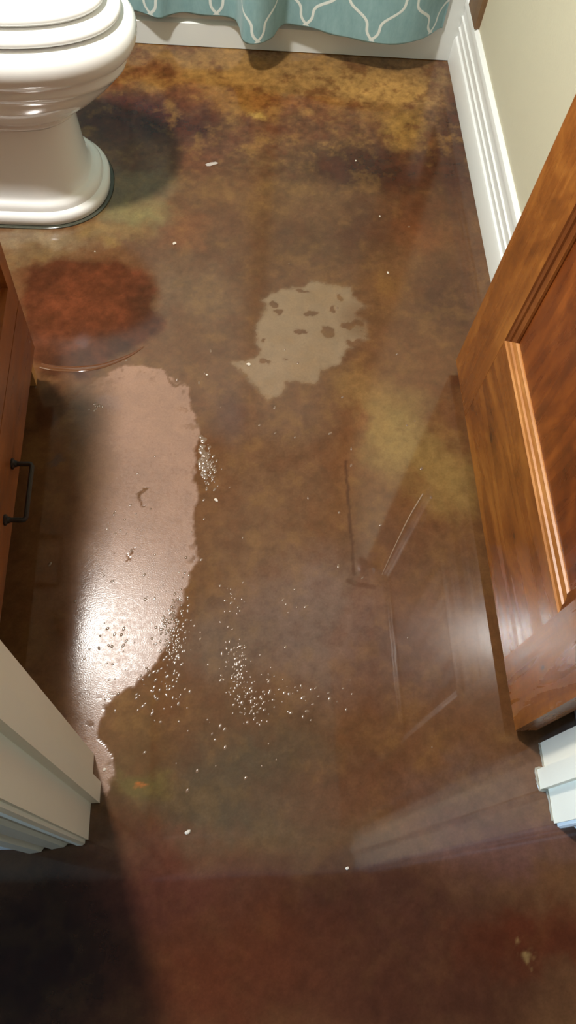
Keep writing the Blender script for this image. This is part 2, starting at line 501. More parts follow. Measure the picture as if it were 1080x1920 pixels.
def make_floor():
    # fine grid where the photograph looks, coarse strips to the walls around it
    def axis(lo, hi, flo, fhi, step):
        a = list(np.arange(flo, fhi + 1e-6, step))
        left = list(np.linspace(lo, flo, max(2, int((flo - lo) / 0.06)), endpoint=False)) if flo > lo else []
        right = list(np.linspace(fhi, hi, max(2, int((hi - fhi) / 0.06))))[1:] if hi > fhi else []
        return np.array(left + a + [v for v in right if v > a[-1] + 1e-4])
    xs = axis(HALL_L, HALL_R, -0.60, 0.66, 0.003)
    ys = axis(HALL_B, YB, -0.24, 2.05, 0.003)
    nx, ny = len(xs), len(ys)
    gx, gy = np.meshgrid(xs, ys)
    gx = gx.ravel(); gy = gy.ravel()
    co = np.stack([gx, gy, np.zeros_like(gx)], 1).astype(np.float32)
    i, j = np.meshgrid(np.arange(nx - 1), np.arange(ny - 1))
    q = (j * nx + i).ravel()
    faces = np.stack([q, q + 1, q + 1 + nx, q + nx], 1).astype(np.int32)
    me = bpy.data.meshes.new('floor')
    me.vertices.add(len(co)); me.loops.add(faces.size); me.polygons.add(len(faces))
    me.vertices.foreach_set('co', co.ravel())
    me.loops.foreach_set('vertex_index', faces.ravel())
    me.polygons.foreach_set('loop_start', np.arange(0, faces.size, 4, dtype=np.int32))
    me.update(calc_edges=True)
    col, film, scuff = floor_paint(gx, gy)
    ca = me.attributes.new('stain', 'FLOAT_COLOR', 'POINT')  # stain colours with the painted shade and reflections among them
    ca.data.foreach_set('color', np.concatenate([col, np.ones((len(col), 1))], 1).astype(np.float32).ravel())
    dull = 0.085 * sstep(0.50, 1.05, gy + 0.3 * (fbm(gx, gy, 5, 301) - 0.5))
    for nm, arr in (('film', film), ('scuff', scuff), ('dull', dull)):
        a = me.attributes.new(nm, 'FLOAT', 'POINT')
        a.data.foreach_set('value', arr.astype(np.float32))
    m = NT('stained_concrete_floor')
    at = lambda nm: m.n('ShaderNodeAttribute', attribute_name=nm)
    base = at('stain').outputs['Color']
    film_s = at('film').outputs['Fac']; scuff_s = at('scuff').outputs['Fac']
    n1 = m.noise(m.coord(), 230, 3, 0.7); n2 = m.noise(m.coord(), 34, 5, 0.65, 0.6)
    c = m.mix(m.rng(n1, 0.3, 0.7, 0.35, 0.0), base, m.mix(1.0, base, (0.55, 0.5, 0.45), 'MULTIPLY'))
    c = m.mix(m.rng(n2, 0.35, 0.7, 0.0, 0.35), c, m.mix(1.0, c, (1.45, 1.4, 1.3), 'MULTIPLY'))
    r = m.math('ADD', m.rng(n2, 0.3, 0.7, 0.025, 0.05), m.math('MULTIPLY', film_s, m.rng(m.noise(m.coord(), 120, 4, 0.7), 0.3, 0.7, 0.15, 0.30)))
    r = m.math('ADD', r, m.math('MULTIPLY', scuff_s, 0.4), clamp=True)
    r = m.math('ADD', r, at('dull').outputs['Fac'], clamp=True)
    m.set(Base_Color=c, Roughness=r)
    m.b.inputs['IOR'].default_value = 1.53
    m.l(m.math('ADD', 0.5, m.math('MULTIPLY', film_s, -0.29)), m.b.inputs['Specular IOR Level'])
    grain = m.math('ADD', m.math('MULTIPLY', m.noise(m.coord(), 420, 2), m.math('ADD', 0.02, m.math('MULTIPLY', film_s, 0.9))),
                   m.math('MULTIPLY', film_s, 1.2))
    nb = m.bump(grain, 0.16, 0.0012)
    nb = m.bump(m.noise(m.coord(), 14, 2), 0.02, 0.004, nb)
    m.l(nb, m.b.inputs['Normal'])
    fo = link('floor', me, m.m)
    tag(fo, 'glossy brown acid-stained concrete floor with milky and scuffed patches', 'floor', kind='structure')
    return fo

FLOOR = make_floor()

# ------------------------------------------------------------------ shell
def shell(name, mat, label, cat, boxes, bevel=0.0):
    bm = bmesh.new()
    for b in boxes: box(bm, *b)
    return tag(done(bm, name, mat, bevel=bevel), label, cat, kind='structure')

shell('wall_left', MAT['wall'], 'beige painted wall behind the vanity and toilet', 'wall', [(XL - 0.1, XL, YD1, YB, 0, ZC)])
shell('wall_right', MAT['wall'], 'beige painted wall above the fluted white baseboard', 'wall', [(XR, XR + 0.1, YD1, YB, 0, ZC)])
shell('wall_back', MAT['wall'], 'beige wall beyond the bathtub', 'wall', [(XL - 0.1, XR + 0.1, YB, YB + 0.1, 0, ZC)])
JT = 0.019
wy0, wy1 = YD0 + 0.004, YD1 - 0.004
shell('wall_front', MAT['wall'], 'wall around the bathroom doorway', 'wall',
      [(HALL_L, OPL - JT, wy0, wy1, 0, ZC), (OPR + JT, HALL_R, wy0, wy1, 0, ZC), (OPL - JT, OPR + JT, wy0, wy1, 2.05 + JT, ZC)])
shell('ceiling', MAT['ceiling'], 'flat off-white ceiling over the bathroom', 'ceiling', [(HALL_L - 0.1, HALL_R + 0.1, YD0 + 0.05, YB + 0.1, ZC, ZC + 0.08)])
shell('ceiling_hall', MAT['hall_ceiling'], 'unseen hall ceiling, toned dark to dim its reflection', 'ceiling', [(HALL_L - 0.1, HALL_R + 0.1, HALL_B - 0.1, YD0 + 0.05, ZC, ZC + 0.08)])
# dropped soffit over the vanity side, with a round hole for the lamp left open below by the lamp trim
shell('ceiling_soffit', MAT['wall'], 'dropped beige soffit above the vanity and toilet', 'soffit', [(XL, -0.27, YD1, YB, LAMP[2] + 0.006, ZC)])
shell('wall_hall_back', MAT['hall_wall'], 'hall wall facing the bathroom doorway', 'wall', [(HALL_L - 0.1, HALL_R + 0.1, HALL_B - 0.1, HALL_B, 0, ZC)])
shell('wall_hall_right', MAT['hall_end'], 'unseen right end wall of the hall, pale to bounce light', 'wall', [(HALL_R, HALL_R + 0.1, HALL_B, YD0, 0, ZC)])
WY0, WY1, WZ0, WZ1 = -0.90, -0.12, 0.75, 1.75
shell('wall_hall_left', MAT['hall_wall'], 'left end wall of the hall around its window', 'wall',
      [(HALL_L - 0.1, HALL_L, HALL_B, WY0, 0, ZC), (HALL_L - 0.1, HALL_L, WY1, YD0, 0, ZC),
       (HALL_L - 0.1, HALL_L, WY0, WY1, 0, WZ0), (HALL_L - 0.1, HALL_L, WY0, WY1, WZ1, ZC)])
win = empty('window_1', (HALL_L - 0.05, (WY0 + WY1) / 2, WZ0))
tag(win, 'white framed window at the left end of the hall', 'window', kind='structure')
bm = bmesh.new()
for b in ((WY0, WY0 + 0.05, WZ0, WZ1), (WY1 - 0.05, WY1, WZ0, WZ1), (WY0 + 0.05, WY1 - 0.05, WZ0, WZ0 + 0.05), (WY0 + 0.05, WY1 - 0.05, WZ1 - 0.05, WZ1)):
    box(bm, HALL_L - 0.08, HALL_L - 0.02, *b)
done(bm, 'window_frame', MAT['trim'], win)
boxo('window_sash', MAT['trim'], win, HALL_L - 0.07, HALL_L - 0.03, WY0 + 0.05, WY1 - 0.05, 1.30, 1.345)
ld = bpy.data.lights.new('daylight', 'AREA')
ld.shape = 'RECTANGLE'; ld.size = WZ1 - WZ0 - 0.1; ld.size_y = WY1 - WY0 - 0.1
ld.energy = WINDOW_POWER; ld.color = (0.48, 0.72, 1.0); ld.spread = math.radians(75)
lo = bpy.data.objects.new('daylight', ld); COL.objects.link(lo)
lo.location = (HALL_L - 0.06, (WY0 + WY1) / 2, (WZ0 + WZ1) / 2)
lo.rotation_euler = (0, -math.pi / 2, 0)

# ------------------------------------------------------------------ recessed lamp
rl = empty('recessed_lamp', LAMP)
tag(rl, 'round recessed ceiling lamp in the soffit over the vanity', 'lamp')
bm = bmesh.new()
lathe(bm, [(0.078, 0.006), (0.078, 0.0), (0.088, -0.004), (0.100, -0.002), (0.100, 0.006)], LAMP, (0, 0, 1), 40)
done(bm, 'lamp_trim_ring', MAT['trim'], rl, angle=0.6)
ld = bpy.data.lights.new('lamp_bulb', 'AREA')
ld.shape = 'DISK'; ld.size = 0.15
ld.energy = LAMP_POWER; ld.color = (1.0, 0.96, 0.905)
lo = bpy.data.objects.new('lamp_bulb', ld); COL.objects.link(lo)
lo.parent = rl
lo.location = (0, 0, -0.006)

# ------------------------------------------------------------------ door frame
fr = empty('trim_1', ((OPL + OPR) / 2, (YD0 + YD1) / 2, 0))
tag(fr, 'cream white painted door frame with stops and moulded casings', 'door frame', kind='structure')
ZH = 2.05
boxo('jamb', MAT['jamb'], fr, OPL - JT, OPL, YD0, YD1, 0.001, ZH + JT)
boxo('jamb', MAT['jamb'], fr, OPR, OPR + JT, YD0, YD1, 0.001, ZH + JT)
boxo('head_jamb', MAT['jamb'], fr, OPL, OPR, YD0, YD1, ZH, ZH + JT)
SY0, SY1, ST = 0.145, 0.177, 0.014
boxo('door_stop', MAT['jamb'], fr, OPL, OPL + ST, SY0, SY1, 0.002, ZH)
boxo('door_stop', MAT['jamb'], fr, OPR - ST, OPR, SY0, SY1, 0.002, ZH)
boxo('door_stop', MAT['jamb'], fr, OPL + ST, OPR - ST, SY0, SY1, ZH - ST, ZH)
# casing profile: (distance outwards from the jamb, thickness)
CAS = [(0.0, 0.0), (0.0, 0.009), (0.004, 0.012), (0.012, 0.012), (0.015, 0.008), (0.026, 0.0085), (0.031, 0.013), (0.05, 0.016),
       (0.055, 0.012), (0.061, 0.012), (0.066, 0.019), (0.083, 0.021), (0.087, 0.018), (0.087, 0.0)]
def casing(side, hall):
    s = -1 if hall else 1
    yb = YD0 + 0.004 if hall else YD1 - 0.004
    bm = bmesh.new()
    rv = 0.005
    if side == 'head':
        xl, xr, zz = OPL - rv, OPR + rv, ZH + rv
        sweep(bm, CAS, [lambda a, b: (xl - a, yb + s * b, zz + a), lambda a, b: (xr + a, yb + s * b, zz + a)])
    else:
        x0, d = (OPL - rv, -1) if side == 'left' else (OPR + rv, 1)
        sweep(bm, CAS, [lambda a, b: (x0 + d * a, yb + s * b, 0.001), lambda a, b: (x0 + d * a, yb + s * b, ZH + rv + a)])
    return done(bm, 'casing', MAT['jamb'] if side == 'left' else MAT['trim'], fr, angle=0.5)
for hall in (True, False):
    for side in ('left', 'right', 'head'):
        if not hall and side == 'right': continue     # bathroom side: the side wall leaves no room for it
        casing(side, hall)

# hall baseboards either side of the casing
BASE = [(0.0, 0.0), (0.014, 0.0), (0.014, 0.09), (0.011, 0.098), (0.011, 0.110), (0.006, 0.122), (0.0, 0.126)]
def straight(name, prof, f0, f1, mat, label):
    bm = bmesh.new()
    sweep(bm, prof, [f0, f1])
    return tag(done(bm, name, mat, angle=0.5), label, 'baseboard', kind='structure')
yb = YD0 + 0.004
straight('baseboard_hall_left', BASE, lambda a, b: (HALL_L, yb - a, b + 0.001), lambda a, b: (OPL - 0.0925, yb - a, b + 0.001), MAT['trim'], 'white hall baseboard left of the doorway')
straight('baseboard_hall_right', BASE, lambda a, b: (OPR + 0.0925, yb - a, b + 0.001), lambda a, b: (HALL_R, yb - a, b + 0.001), MAT['trim'], 'white hall baseboard right of the doorway')

# tall fluted baseboard on the right bathroom wall
FL = [(0.0, 0.0), (0.015, 0.0), (0.015, 0.060), (0.012, 0.068), (0.0075, 0.071), (0.0075, 0.088), (0.011, 0.091), (0.011, 0.094), (0.0075, 0.097),
      (0.0075, 0.117), (0.011, 0.120), (0.011, 0.123), (0.0075, 0.126), (0.0075, 0.146), (0.011, 0.150), (0.012, 0.158), (0.010, 0.168), (0.004, 0.174), (0.0, 0.174)]
straight('baseboard_right', FL, lambda a, b: (XR - a, YD1 + 0.0, b + 0.001), lambda a, b: (XR - a, YT - 0.001, b + 0.001), MAT['trim'],
         'tall white fluted baseboard along the beige right wall')
straight('baseboard_left', BASE, lambda a, b: (XL + a, 1.0, b + 0.001), lambda a, b: (XL + a, YT - 0.001, b + 0.001), MAT['trim'],
         'white baseboard on the wall behind the toilet')
tb = boxo('trim_2', MAT['trimwood'], None, XR - 0.013, XR, 1.905, 2.004, 0.176, 2.05, bevel=0.002)
tag(tb, 'upright brown wood trim board standing on the baseboard beside the tub', 'trim board', kind='structure')

# ------------------------------------------------------------------ panel frames (door and vanity share this)
STICK = [(0.0, 0.0), (0.0025, 0.0028), (0.0095, 0.0042), (0.0115, 0.0075), (0.019, 0.0095), (0.0225, 0.0092), (0.0245, 0.0125), (0.0245, 0.0165), (0.0, 0.0165)]
def mouldings(parent, xf, inward, y0, y1, z0, z1, scale=1.0, mh=None, mv=None):
    """four mitred sticking pieces round an opening in the plane x = xf; inward = +1 when the wood lies at larger x"""
    prof = [(a * scale, b * scale) for a, b in STICK]
    X = lambda b: xf + inward * b
    runs = [((lambda a, b: (X(b), y0 + a, z0 + a)), (lambda a, b: (X(b), y1 - a, z0 + a)), mh),
            ((lambda a, b: (X(b), y0 + a, z1 - a)), (lambda a, b: (X(b), y1 - a, z1 - a)), mh),
            ((lambda a, b: (X(b), y0 + a, z0 + a)), (lambda a, b: (X(b), y0 + a, z1 - a)), mv),
            ((lambda a, b: (X(b), y1 - a, z0 + a)), (lambda a, b: (X(b), y1 - a, z1 - a)), mv)]
    for f0, f1, mt in runs:
        bm = bmesh.new()
        sweep(bm, prof, [f0, f1])
        done(bm, 'moulding', mt, parent, angle=0.35)

# ------------------------------------------------------------------ the open door
door = empty('door_1', (XD + 0.019, 0.238, 0.027))
tag(door, 'stained knotty wood panel door standing open against the right wall', 'door', kind='structure')
DY0, DY1, DZ0, DZ1, DT = 0.238, 1.011, 0.026, 2.04, 0.038
SN, SF = 0.364, 0.870
PZ = [(0.272, 0.850), (1.04, 1.92)]
boxo('stile', MAT['stile'], door, XD, XD + DT, DY0, SN, DZ0, DZ1, bevel=0.0025)
boxo('stile', MAT['stile'], door, XD, XD + DT, SF, DY1, DZ0, DZ1, bevel=0.0025)
for a, b in ((DZ0, PZ[0][0]), (PZ[0][1], PZ[1][0]), (PZ[1][1], DZ1)):
    boxo('rail', MAT['rail'], door, XD + 0.0003, XD + DT - 0.0003, SN, SF, a, b, bevel=0.0004)
for a, b in PZ:
    boxo('panel', MAT['panel'], door, XD + 0.0145, XD + DT - 0.0145, SN, SF, a, b, bevel=0.0)
    mouldings(door, XD, 1, SN, SF, a, b, 1.0, MAT['mould_h_lit'], MAT['mould_v_shaded'])
    mouldings(door, XD + DT, -1, SN, SF, a, b, 1.0, MAT['mould_h_lit'], MAT['mould_v_shaded'])
for hz in (0.30, 1.05, 1.80):
    bm = bmesh.new()
    box(bm, XD + 0.006, XD + DT - 0.002, DY0 - 0.0025, DY0 + 0.0005, hz, hz + 0.09)
    lathe(bm, [(0.0055, 0), (0.0055, 0.09)], (XD + DT + 0.002, DY0 - 0.006, hz), (0, 0, 1), 12)
    done(bm, 'hinge', MAT['bronze'], door)
for sx, xk in ((-1, XD), (1, XD + DT)):
    bm = bmesh.new()
    pr = [(0.030, 0.0), (0.030, 0.005), (0.012, 0.009), (0.010, 0.022), (0.018, 0.028), (0.026, 0.038), (0.025, 0.050), (0.014, 0.056), (0.001, 0.057)]
    if sx == 1: pr = [(r, h * 0.8) for r, h in pr]
    lathe(bm, pr, (xk, DY1 - 0.07, 0.95), (sx, 0, 0), 24)
    done(bm, 'door_knob', MAT['bronze'], door, angle=0.5)

# ------------------------------------------------------------------ vanity
XV = -0.344
VY0, VY1, VZ0, VZ1 = 0.250, 0.965, 0.100, 0.800
van = empty('vanity_cabinet', (-0.62, 0.6, 0))
tag(van, 'reddish brown wood vanity cabinet with bottom drawer at the left edge', 'cabinet')
boxo('end_panel', MAT['vanity_v'], van, XL + 0.002, XV - 0.019, VY1 - 0.018, VY1, VZ0, VZ1)
boxo('end_panel', MAT['vanity_v'], van, XL + 0.002, XV - 0.019, VY0, VY0 + 0.018, VZ0, VZ1)
boxo('bottom_panel', MAT['vanity_h'], van, XL + 0.002, XV - 0.037, VY0 + 0.018, VY1 - 0.018, VZ0, VZ0 + 0.018)
boxo('toe_kick', MAT['dark'], van, -0.432, -0.416, VY0 + 0.02, VY1 - 0.022, 0.002, VZ0)
for y in (VY0 + 0.002, VY1 - 0.020):
    boxo('foot', MAT['palewood'], van, -0.46, XV - 0.014, y, y + 0.018, 0.001, VZ0, bevel=0.003)
boxo('face_frame', MAT['vanity_h'], van, XV - 0.036, XV - 0.0195, VY0 + 0.018, VY1 - 0.018, VZ0 + 0.018, VZ1 - 0.001)
# bottom drawer with its pull
boxo('drawer_front', MAT['vanity_h'], van, XV - 0.019, XV, VY0 + 0.001, VY1 - 0.001, VZ0 + 0.001, 0.236, bevel=0.002)
drawer = [o for o in COL.objects if o.name == 'drawer_front'][0]
hy0, hy1, hz_ = 0.574, 0.680, 0.151
def arc_pts():
    p = []
    r = 0.006; out = 0.034
    p += [(XV, hy0, hz_), (XV + out - r, hy0, hz_)]
    for k in range(1, 5):
        t = math.pi / 2 * k / 5
        p.append((XV + out - r + r * math.sin(t), hy0 + r - r * math.cos(t), hz_))
    p += [(XV + out, hy0 + r, hz_), (XV + out, hy0 + 0.03, hz_), (XV + out, hy1 - 0.03, hz_), (XV + out, hy1 - r, hz_)]
    for k in range(1, 5):
        t = math.pi / 2 * k / 5
        p.append((XV + out - r + r * math.cos(t), hy1 - r + r * math.sin(t), hz_))
    p += [(XV + out - r, hy1, hz_), (XV, hy1, hz_)]
    return p
bm = bmesh.new()
tube(bm, arc_pts(), 0.0042, 10)
for y in (hy0, hy1):
    lathe(bm, [(0.0095, 0.0), (0.0095, 0.003), (0.0060, 0.0055), (0.0055, 0.009)], (XV, y, hz_), (1, 0, 0), 18)
pull = done(bm, 'drawer_pull', MAT['bronze'], None, angle=0.6)
pull['label'] = 'dark bronze bar pull'
pull.parent = drawer; pull.matrix_parent_inverse = drawer.matrix_world.inverted()
# pair of framed doors above the drawer
for y0, y1 in ((VY0 + 0.002, 0.6065), (0.6085, VY1 - 0.002)):
    z0, z1 = 0.2395, VZ1 - 0.002
    sw, rw = 0.033, 0.064
    d = boxo('cabinet_door', MAT['vanity_v'], van, XV - 0.0185, XV - 0.012, y0 + sw, y1 - sw, z0 + rw, z1 - rw, bevel=0.0)
    for nm, mt, bx in (('door_stile', 'vanity_v', (y0, y0 + sw, z0, z1)), ('door_stile', 'vanity_v', (y1 - sw, y1, z0, z1)),
                       ('door_rail', 'vanity_h', (y0 + sw, y1 - sw, z0, z0 + rw)), ('door_rail', 'vanity_h', (y0 + sw, y1 - sw, z1 - rw, z1))):
        bm = bmesh.new()
        box(bm, XV - 0.019, XV, *bx)
        o = done(bm, nm, MAT[mt], None, bevel=0.0008); o.parent = d
        o.matrix_parent_inverse = d.matrix_world.inverted()
ct = empty('countertop', (-0.61, 0.6, VZ1))
tag(ct, 'tan stone countertop lying on the vanity cabinet', 'countertop')
boxo('slab', MAT['stone'], ct, XL + 0.002, -0.322, YD1 + 0.002, 0.985, VZ1 + 0.001, VZ1 + 0.036, bevel=0.004)
boxo('backsplash', MAT['stone'], ct, XL + 0.002, XL + 0.022, YD1 + 0.002, 0.985, VZ1 + 0.036, VZ1 + 0.136, bevel=0.003)

# ------------------------------------------------------------------ toilet (points away from the left wall)
TY = 1.52
def ring(z, tip, b, back, xc=-0.42, n=64, p=2.25, bb=None):
    """outline at height z: rounded nose at tip, half width b, flat-ish back"""
    pts = []
    bb = b if bb is None else bb
    for k in range(n):
        t = 2 * math.pi * k / n
        c, s = math.cos(t), math.sin(t)
        if c >= 0:
            x = xc + (tip - xc) * abs(c) ** (2 / p); y = b * math.copysign(abs(s) ** (2 / p), s)
        else:
            q = 5.0
            x = xc - (xc - back) * abs(c) ** (2 / q); u = abs(c) ** (2 / q)
            y = (b + (bb - b) * u) * math.copysign(abs(s) ** (2 / q), s)
        pts.append((x, TY + y, z))
    return pts
def loft(bm, rings, cap0=True, cap1=True):
    vr = [[bm.verts.new(p) for p in r] for r in rings]
    n = len(vr[0])
    for a, b in zip(vr, vr[1:]):
        for k in range(n):
            bm.faces.new((a[k], a[(k + 1) % n], b[(k + 1) % n], b[k]))
    if cap0: bm.faces.new(vr[0][::-1])
    if cap1: bm.faces.new(vr[-1])
toi = empty('toilet', (-0.5, TY, 0))
tag(toi, 'white porcelain toilet with closed lid and stepped pedestal foot', 'toilet')
bm = bmesh.new()
BK = -0.74
loft(bm, [ring(z, tip, b, BK, xc=-0.40) for z, tip, b in
          [(0.003, -0.246, 0.142), (0.006, -0.244, 0.144), (0.022, -0.244, 0.144), (0.027, -0.247, 0.141), (0.030, -0.253, 0.136), (0.0315, -0.258, 0.132),
           (0.040, -0.259, 0.131), (0.046, -0.263, 0.128), (0.050, -0.271, 0.123), (0.052, -0.278, 0.119), (0.058, -0.283, 0.116), (0.075, -0.289, 0.111), (0.11, -0.294, 0.104),
           (0.16, -0.298, 0.096), (0.205, -0.301, 0.090)]])
done(bm, 'pedestal', MAT['porcelain'], toi, angle=0.9)
bm = bmesh.new()
loft(bm, [ring(z, tip, b, -0.72) for z, tip, b in
          [(0.203, -0.300, 0.084), (0.205, -0.292, 0.090), (0.212, -0.288, 0.094), (0.218, -0.289, 0.093), (0.221, -0.284, 0.096), (0.235, -0.262, 0.109), (0.255, -0.236, 0.123), (0.278, -0.211, 0.134),
           (0.300, -0.190, 0.142), (0.312, -0.181, 0.145), (0.316, -0.176, 0.149), (0.325, -0.173, 0.152), (0.333, -0.175, 0.150), (0.338, -0.172, 0.151),
           (0.346, -0.163, 0.157), (0.356, -0.156, 0.162), (0.368, -0.152, 0.165), (0.380, -0.152, 0.165), (0.392, -0.155, 0.162), (0.399, -0.161, 0.156), (0.402, -0.170, 0.147)]])
done(bm, 'bowl', MAT['porcelain'], toi, angle=0.9)
bm = bmesh.new()
loft(bm, [ring(z, tip, b, -0.66) for z, tip, b in
          [(0.4025, -0.192, 0.122), (0.408, -0.186, 0.128), (0.411, -0.180, 0.134), (0.417, -0.177, 0.137), (0.424, -0.180, 0.134), (0.427, -0.188, 0.126), (0.4275, -0.196, 0.118)]])
done(bm, 'seat', MAT['seat'], toi, angle=0.9)
bm = bmesh.new()
loft(bm, [ring(z, tip, b, -0.66) for z, tip, b in
          [(0.428, -0.216, 0.100), (0.434, -0.212, 0.104), (0.437, -0.206, 0.110), (0.443, -0.204, 0.112), (0.448, -0.207, 0.109), (0.452, -0.214, 0.102), (0.455, -0.226, 0.092),
           (0.4568, -0.25, 0.075), (0.458, -0.29, 0.045), (0.4585, -0.34, 0.02)]])
done(bm, 'lid', MAT['seat'], toi, angle=0.9)
bm = bmesh.new()
box(bm, XL + 0.012, -0.69, TY - 0.22, TY + 0.22, 0.40, 0.74)
done(bm, 'tank', MAT['porcelain'], toi, bevel=0.02, seg=3, angle=0.6)
bm = bmesh.new()
box(bm, XL + 0.006, -0.682, TY - 0.23, TY + 0.23, 0.741, 0.772)
done(bm, 'tank_lid', MAT['porcelain'], toi, bevel=0.009, seg=3, angle=0.6)
bm = bmesh.new()
tube(bm, [(-0.69, TY - 0.15, 0.68), (-0.672, TY - 0.15, 0.68), (-0.668, TY - 0.13, 0.678), (-0.668, TY - 0.08, 0.672)], 0.006)
done(bm, 'flush_lever', MAT['chrome'], toi, smooth=True)
# pooled coat hardened in a ring round the foot
bm = bmesh.new()
loft(bm, [ring(z, tip, b, BK - 0.004, xc=-0.40) for z, tip, b in [(0.0006, -0.236, 0.151), (0.0020, -0.239, 0.149), (0.0030, -0.242, 0.146), (0.0026, -0.246, 0.141)]])
o = done(bm, 'sealant_ring', MAT['sealant'], toi, smooth=True)
o['label'] = 'dark glossy bead of coating around the foot'

# ------------------------------------------------------------------ bathtub
tub = empty('bathtub', (-0.12, YT + 0.38, 0))
tag(tub, 'white alcove bathtub with a recessed apron panel behind the curtain', 'bathtub')
TX0, TX1, TZ = XL + 0.002, XR - 0.002, 0.42
# apron: face with a recessed field
bm = bmesh.new()
fx0, fx1, fz0, fz1 = TX0 + 0.10, TX1 - 0.12, 0.062, 0.36
outer = [(TX0, 0.002), (TX1, 0.002), (TX1, TZ - 0.03), (TX0, TZ - 0.03)]
inner = [(fx0, fz0), (fx1, fz0), (fx1, fz1), (fx0, fz1)]
in2 = [(fx0 + 0.008, fz0 + 0.008), (fx1 - 0.008, fz0 + 0.008), (fx1 - 0.008, fz1 - 0.008), (fx0 + 0.008, fz1 - 0.008)]
va = [bm.verts.new((x, YT, z)) for x, z in outer]
vb = [bm.verts.new((x, YT, z)) for x, z in inner]
vc = [bm.verts.new((x, YT + 0.009, z)) for x, z in in2]
vd = [bm.verts.new((x, YT + 0.04, z)) for x, z in outer]
for A, B in ((va, vb), (vb, vc), (vd, va)):
    for k in range(4):
        bm.faces.new((A[k], A[(k + 1) % 4], B[(k + 1) % 4], B[k]))
bm.faces.new(vc); bm.faces.new(vd[::-1])
done(bm, 'apron', MAT['tub'], tub, bevel=0.003)
# basin with rounded rim
def rrect(cx, cy, hx, hy, r, z, n=8):
    pts = []
    for qx, qy, a0 in ((1, 1, 0), (-1, 1, 90), (-1, -1, 180), (1, -1, 270)):
        for k in range(n + 1):
            t = math.radians(a0 + 90 * k / n)
            pts.append((cx + qx * (hx - r) + r * math.cos(t), cy + qy * (hy - r) + r * math.sin(t), z))
    return pts
bcx, bcy = (TX0 + TX1) / 2, (YT + 0.012 + YB - 0.002) / 2
ox, oy = (TX1 - TX0) / 2, (YB - YT - 0.014) / 2
bm = bmesh.new()
loft(bm, [rrect(bcx, bcy, ox, oy, 0.02, TZ - 0.03), rrect(bcx, bcy, ox, oy, 0.02, TZ - 0.008), rrect(bcx, bcy, ox - 0.008, oy - 0.008, 0.02, TZ),
          rrect(bcx, bcy, ox - 0.06, oy - 0.06, 0.10, TZ), rrect(bcx, bcy, ox - 0.072, oy - 0.072, 0.10, TZ - 0.012),
          rrect(bcx, bcy, ox - 0.12, oy - 0.11, 0.11, 0.10), rrect(bcx, bcy, ox - 0.18, oy - 0.16, 0.12, 0.06)], cap0=False)
done(bm, 'basin', MAT['tub'], tub, angle=0.7)

